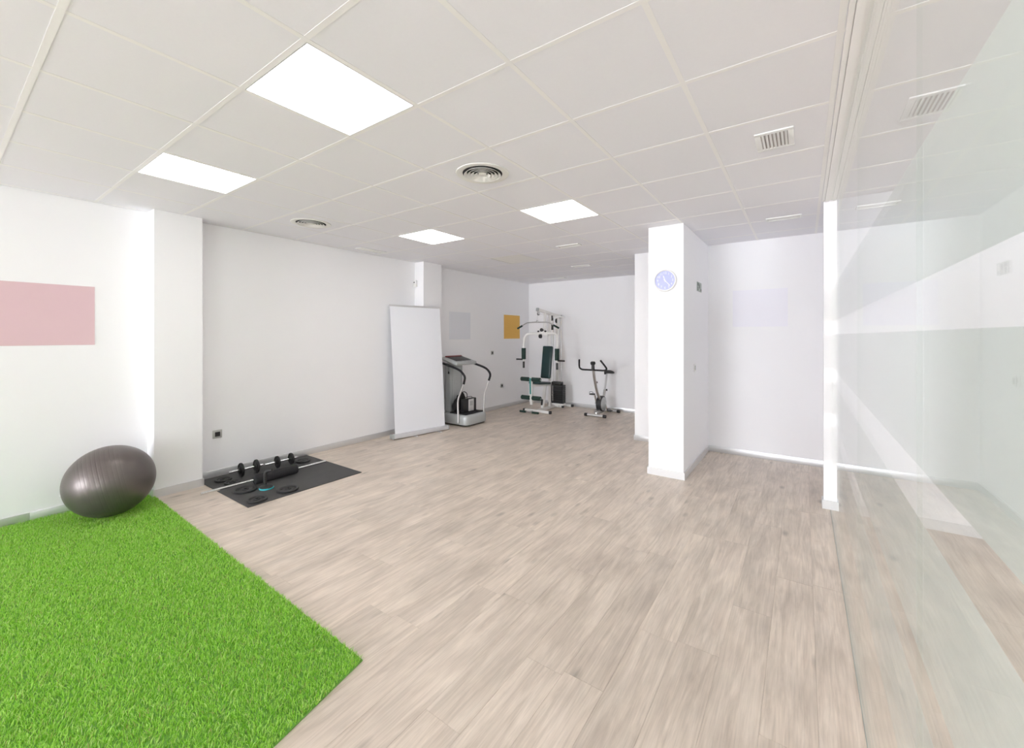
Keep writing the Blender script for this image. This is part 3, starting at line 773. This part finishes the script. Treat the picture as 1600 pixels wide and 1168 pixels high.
    MB().bar((cxs, 7.73, .056), (cxs, 7.73, .082), .08, .06, up=(0,1,0)).build('stack_leg', W, t)
    for k in range(10):
        z = .122+k*.039
        MB().rbox(sx0, sx1, sy0, sy1, z, z+.0365, .005, 1).build('stack_plate', M['black_iron'], t)
    MB().rbox(sx0+.06, sx1-.05, sy0+.01, sy1-.01, .513, .575, .01, 2).build('stack_head', BP, t)
    for x in (sx0+.075, sx1-.065):
        MB().tube([(x, 7.73, .57), (x, 7.73, 1.95)], .009, 10).build('guide_rod', M['chrome'], t)
    MB().bar((sx0+.03, 7.73, 1.955), (sx1-.03, 7.73, 1.955), .05, .03).build('rod_bracket', W, t)
    MB().tube([(sx0+.11, sy0-.012, .50), (sx0+.11, sy0-.012, .16)], .008, 8).build('selector_chain', M['chrome'], t)
    MB().tube([(sx0+.105, sy0-.03, .30), (sx0+.105, sy0+.02, .30)], .008, 8).build('selector_pin', M['chrome'], t)
gym()

# ------------------------------------------------------------------ exercise bike
def bike():
    X = -3.27
    t = thing('exercise_bike', 'grey upright exercise bike with black handlebar near the back wall', 'exercise bike', (X, 7.65, 0))
    S = M['steel']; BP = M['black_plastic']
    for nm, y, x0, x1_ in (('front_stabiliser', 7.33, -3.46, -3.08), ('rear_stabiliser', 7.99, -3.44, -3.06)):
        s = MB().tube([(x0, y, .031), (x1_, y, .031)], .024, 14).build(nm, M['alu'], t)
        for a in (x0, x1_):
            MB().lathe([(.0005, -.03), (.028, -.03), (.030, -.026), (.030, .026), (.028, .03), (.0005, .03)], (a, y, .0308), (1,0,0), n=16).build('end_cap', BP, s)
    MB().bar((X, 7.34, .06), (X, 7.98, .06), .05, .05).build('base_beam', S, t, bevel=.005)
    # flywheel drum: black body, pale disc towards the right
    wy, wz = 7.64, .215
    MB().lathe([(.0005, -.07), (.125, -.07), (.148, -.06), (.155, -.045), (.155, .02), (.15, .035), (.13, .04), (.0005, .04)], (X, wy, wz), (1,0,0), n=44).build('flywheel_housing', BP, t)
    MB().lathe([(.0005, .066), (.03, .066), (.035, .06), (.115, .056), (.130, .045), (.132, .035)], (X, wy, wz), (1,0,0), n=44).build('side_cover', M['silver_plastic'], t)
    MB().bar((X-.02, 7.42, .085), (X-.02, 7.62, .12), .07, .05).build('frame_foot', S, t)
    # posts
    MB().tube([(X, 7.57, .29), (X, 7.42, .47), (X, 7.335, .653), (X, 7.275, .817), (X, 7.235, .99)], .026, 16, 5).build('handlebar_post', S, t)
    MB().tube([(X, 7.72, .29), (X, 7.80, .47)], .026, 14).build('seat_tube', S, t)
    MB().tube([(X, 7.79, .45), (X, 7.905, .785)], .019, 14).build('seat_post', M['alu'], t)
    MB().lathe([(.0005, .03), (.02, .03), (.022, .02), (.012, .0)], (X+.02, 7.80, .47), (1,.3,0), n=14).build('seat_knob', BP, t)
    # saddle: lofted, narrow nose towards the handlebar
    secs = [(-.13, .018, .0), (-.10, .030, .012), (-.03, .055, .014), (.04, .095, .010), (.10, .115, .006), (.14, .09, -.004)]
    v = []; f = []; n = 14
    for dy, w, dz in secs:
        for k in range(n):
            a = 2*PI*k/n; cz = math.sin(a)
            v.append((X+math.cos(a)*w, 7.93+dy, .815+dz+(cz*.032 if cz > 0 else cz*.036)-.02*abs(math.cos(a))**2))
    for i in range(len(secs)-1):
        for k in range(n): f.append((i*n+k, i*n+(k+1) % n, (i+1)*n+(k+1) % n, (i+1)*n+k))
    f += [tuple(range(n))[::-1], tuple(range((len(secs)-1)*n, len(secs)*n))]
    MB().raw(v, f).build('saddle', BP, t, angle=60)
    # handlebar and head
    MB().tube([(X-.215, 7.085, 1.10), (X-.265, 7.185, .985), (X-.272, 7.225, .935), (X-.225, 7.238, .907), (X-.12, 7.238, .905), (X, 7.238, .905), (X+.12, 7.238, .905), (X+.225, 7.238, .907), (X+.272, 7.225, .935), (X+.265, 7.185, .985), (X+.215, 7.085, 1.10)], .0165, 12, 6).build('handlebar', M['black_foam'], t)
    mtx = Matrix.Translation((X, 7.225, 1.035)) @ Matrix.Rotation(math.radians(25), 4, 'X')
    MB().rbox(-.045, .045, -.03, .03, -.03, .03, .018, 3, mtx).build('console', BP, t)
    MB().tube([(X, 7.232, .90), (X, 7.226, 1.02)], [.031, .028], 14).build('head_clamp', BP, t)
    MB().lathe([(.0005, .02), (.018, .02), (.02, .01), (.01, 0)], (X+.005, 7.37, .66), (.6,.8,0), n=12).build('tension_knob', BP, t)
    # cranks and pedals
    MB().bar((X-.11, wy, wz), (X-.11, 7.55, .39), .02, .025, up=(1,0,0)).build('crank', M['chrome'], t)
    MB().bar((X+.085, wy, wz), (X+.085, 7.72, .085), .02, .025, up=(1,0,0)).build('crank', M['chrome'], t)
    MB().tube([(X-.14, wy, wz), (X+.10, wy, wz)], .012, 10).build('crank_axle', M['chrome'], t)
    for s, px, py, pz in ((-1, X-.16, 7.55, .40), (1, X+.135, 7.72, .075)):
        p = MB().rbox(px-.045, px+.045, py-.05, py+.05, pz-.012, pz+.012, .006, 2).build('pedal', BP, t)
        MB().tube([(px-.035, py-.05, pz+.008), (px-.03, py-.05, pz+.05), (px+.03, py-.05, pz+.05), (px+.035, py-.05, pz+.008)], .004, 8, 4).build('pedal_strap', BP, p)
bike()

# ------------------------------------------------------------------ things on the walls
def wall_left_sheet(name, m, y0, y1, z0, z1, label):
    o = MB().rbox(XL+.0005, XL+.0035, y0, y1, z0, z1, .0008, 1).build(name, m, None, origin=(XL, (y0+y1)/2, z0)); tag(o, label, 'poster')
wall_left_sheet('pink_panel', M['pink'], -.10, .893, 1.475, 2.003, 'plain pink rectangular poster on the left wall above the turf')
wall_left_sheet('grey_panel', M['pale_grey'], 5.49, 6.074, 1.485, 2.0, 'plain pale grey poster on the wall above the vibration plate')
wall_left_sheet('ochre_panel', M['ochre'], 7.17, 7.773, 1.49, 2.01, 'plain ochre yellow poster on the wall beside the multi-gym')
o = MB().rbox(-.76, -.155, YR-.0035, YR-.0005, 1.672, 2.145, .0008, 1).build('lavender_panel', M['lavender'], None, origin=(-.46, YR, 1.67)); tag(o, 'plain pale lavender poster on the alcove wall', 'poster')

def outlet(y, z, s, label):
    t = thing('wall_outlet', label, 'outlet', (XL, y, z), 'outlets on the left wall')
    MB().rbox(XL+.0005, XL+.011, y-s, y+s, z-s, z+s, .004, 2).build('plate', M['grey_metal'], t)
    MB().rbox(XL+.0105, XL+.013, y-s*.55, y+s*.55, z-s*.55, z+s*.55, .002, 1).build('socket', M['black_plastic'], t)
    for k in (-1, 1):
        MB().lathe([(.0005, .0005), (.004, .0005), (.004, 0)], (XL+.0131, y+k*s*.22, z), (1,0,0), n=10).build('contact_hole', M['dark_gap'], t)
outlet(1.852, .470, .045, 'grey wall outlet with black socket above the mat corner')
outlet(6.758, 1.198, .040, 'small grey outlet at mid height on the wall left of the multi-gym')
outlet(7.091, .484, .040, 'low grey outlet on the wall between vibration plate and multi-gym')

# motion sensor on the pilaster face
t = thing('motion_sensor', 'small white motion sensor high on the wall above the banner', 'sensor', (-5.29, 4.655, 2.40))
MB().rbox(-5.32, -5.262, 4.632, 4.6795, 2.365, 2.475, .012, 3).build('housing', M['white_plastic'], t)
MB().lathe([(.0005, .006), (.010, .005), (.013, .0)], (-5.291, 4.633, 2.437), (0,-1,0), n=16).build('lens', M['dark_gap'], t)
MB().rbox(-5.308, -5.274, 4.628, 4.634, 2.385, 2.415, .002, 1).build('fresnel_window', M['lens'], t)

# clock
def clock():
    cx_, cy_, cz_ = -1.252, 4.6775, 2.166
    t = thing('wall_clock', 'round wall clock with a violet-blue dial and white hands on the pillar', 'clock', (cx_, cy_, cz_))
    MB().lathe([(.0005, .0008), (.119, .0008), (.122, .006), (.122, .026), (.117, .032), (.108, .03), (.104, .016)], (cx_, cy_, cz_), (0,-1,0), n=56).build('rim', M['white_plastic'], t)
    MB().lathe([(.104, .014), (.0005, .014)], (cx_, cy_, cz_), (0,-1,0), n=56).build('dial', M['clock_face'], t)
    yf = cy_-.0165
    for k in range(12):
        a = 2*PI*k/12
        cu = bpy.data.curves.new('numeral', 'FONT'); cu.body = str(12 if k == 0 else k); cu.size = .036; cu.align_x = 'CENTER'; cu.align_y = 'CENTER'; cu.extrude = .0008
        tmp = bpy.data.objects.new('numeral_tmp', cu); COL.objects.link(tmp)
        me = bpy.data.meshes.new_from_object(tmp.evaluated_get(bpy.context.evaluated_depsgraph_get())); me.materials.clear(); me.materials.append(M['white_plastic'])
        bpy.data.objects.remove(tmp)
        o = bpy.data.objects.new('numeral', me); COL.objects.link(o); o.parent = t
        o.location = (math.sin(a)*.080, -.0152, math.cos(a)*.080); o.rotation_euler = (PI/2, 0, 0)
    def hand(name, hours, length, w, y):
        a = 2*PI*hours/12; d = Vector((math.sin(a), 0, math.cos(a))); c0 = Vector((cx_, y, cz_))
        MB().bar(c0-d*.018, c0+d*length, w, .0015, up=(0,1,0)).build(name, M['white_plastic'], t)
    hand('hour_hand', 11+23/60, .055, .009, yf-.002); hand('minute_hand', 12*23/60, .083, .007, yf-.005)
    MB().lathe([(.0005, .012), (.006, .011), (.007, .0)], (cx_, yf+.002, cz_), (0,-1,0), n=16).build('hub', M['white_plastic'], t)
clock()

# sign and switch on the right face of the clock pillar
sx = -1.06
t = thing('safety_sign', 'small grey-green sign plate high on the shaded side of the clock pillar', 'sign', (sx, 5.47, 2.155))
MB().rbox(sx+.0005, sx+.006, 5.345, 5.60, 2.10, 2.215, .002, 1).build('sign_plate', M['sign_grey'], t)
for y0, y1, z0, z1 in ((5.36, 5.43, 2.165, 2.205), (5.37, 5.41, 2.11, 2.155), (5.45, 5.50, 2.14, 2.195), (5.53, 5.585, 2.112, 2.14)):
    MB().rbox(sx+.0062, sx+.0072, y0, y1, z0, z1, .0004, 1).build('sign_print', M['sign_dark'], t)
t = thing('light_switch', 'small white light switch on the shaded side of the clock pillar', 'switch', (sx, 5.215, 1.18))
MB().rbox(sx+.0005, sx+.009, 5.175, 5.255, 1.13, 1.225, .004, 2).build('switch_plate', M['white_plastic'], t)
MB().rbox(sx+.0088, sx+.012, 5.195, 5.235, 1.15, 1.205, .002, 1).build('rocker', M['grey_metal'], t)
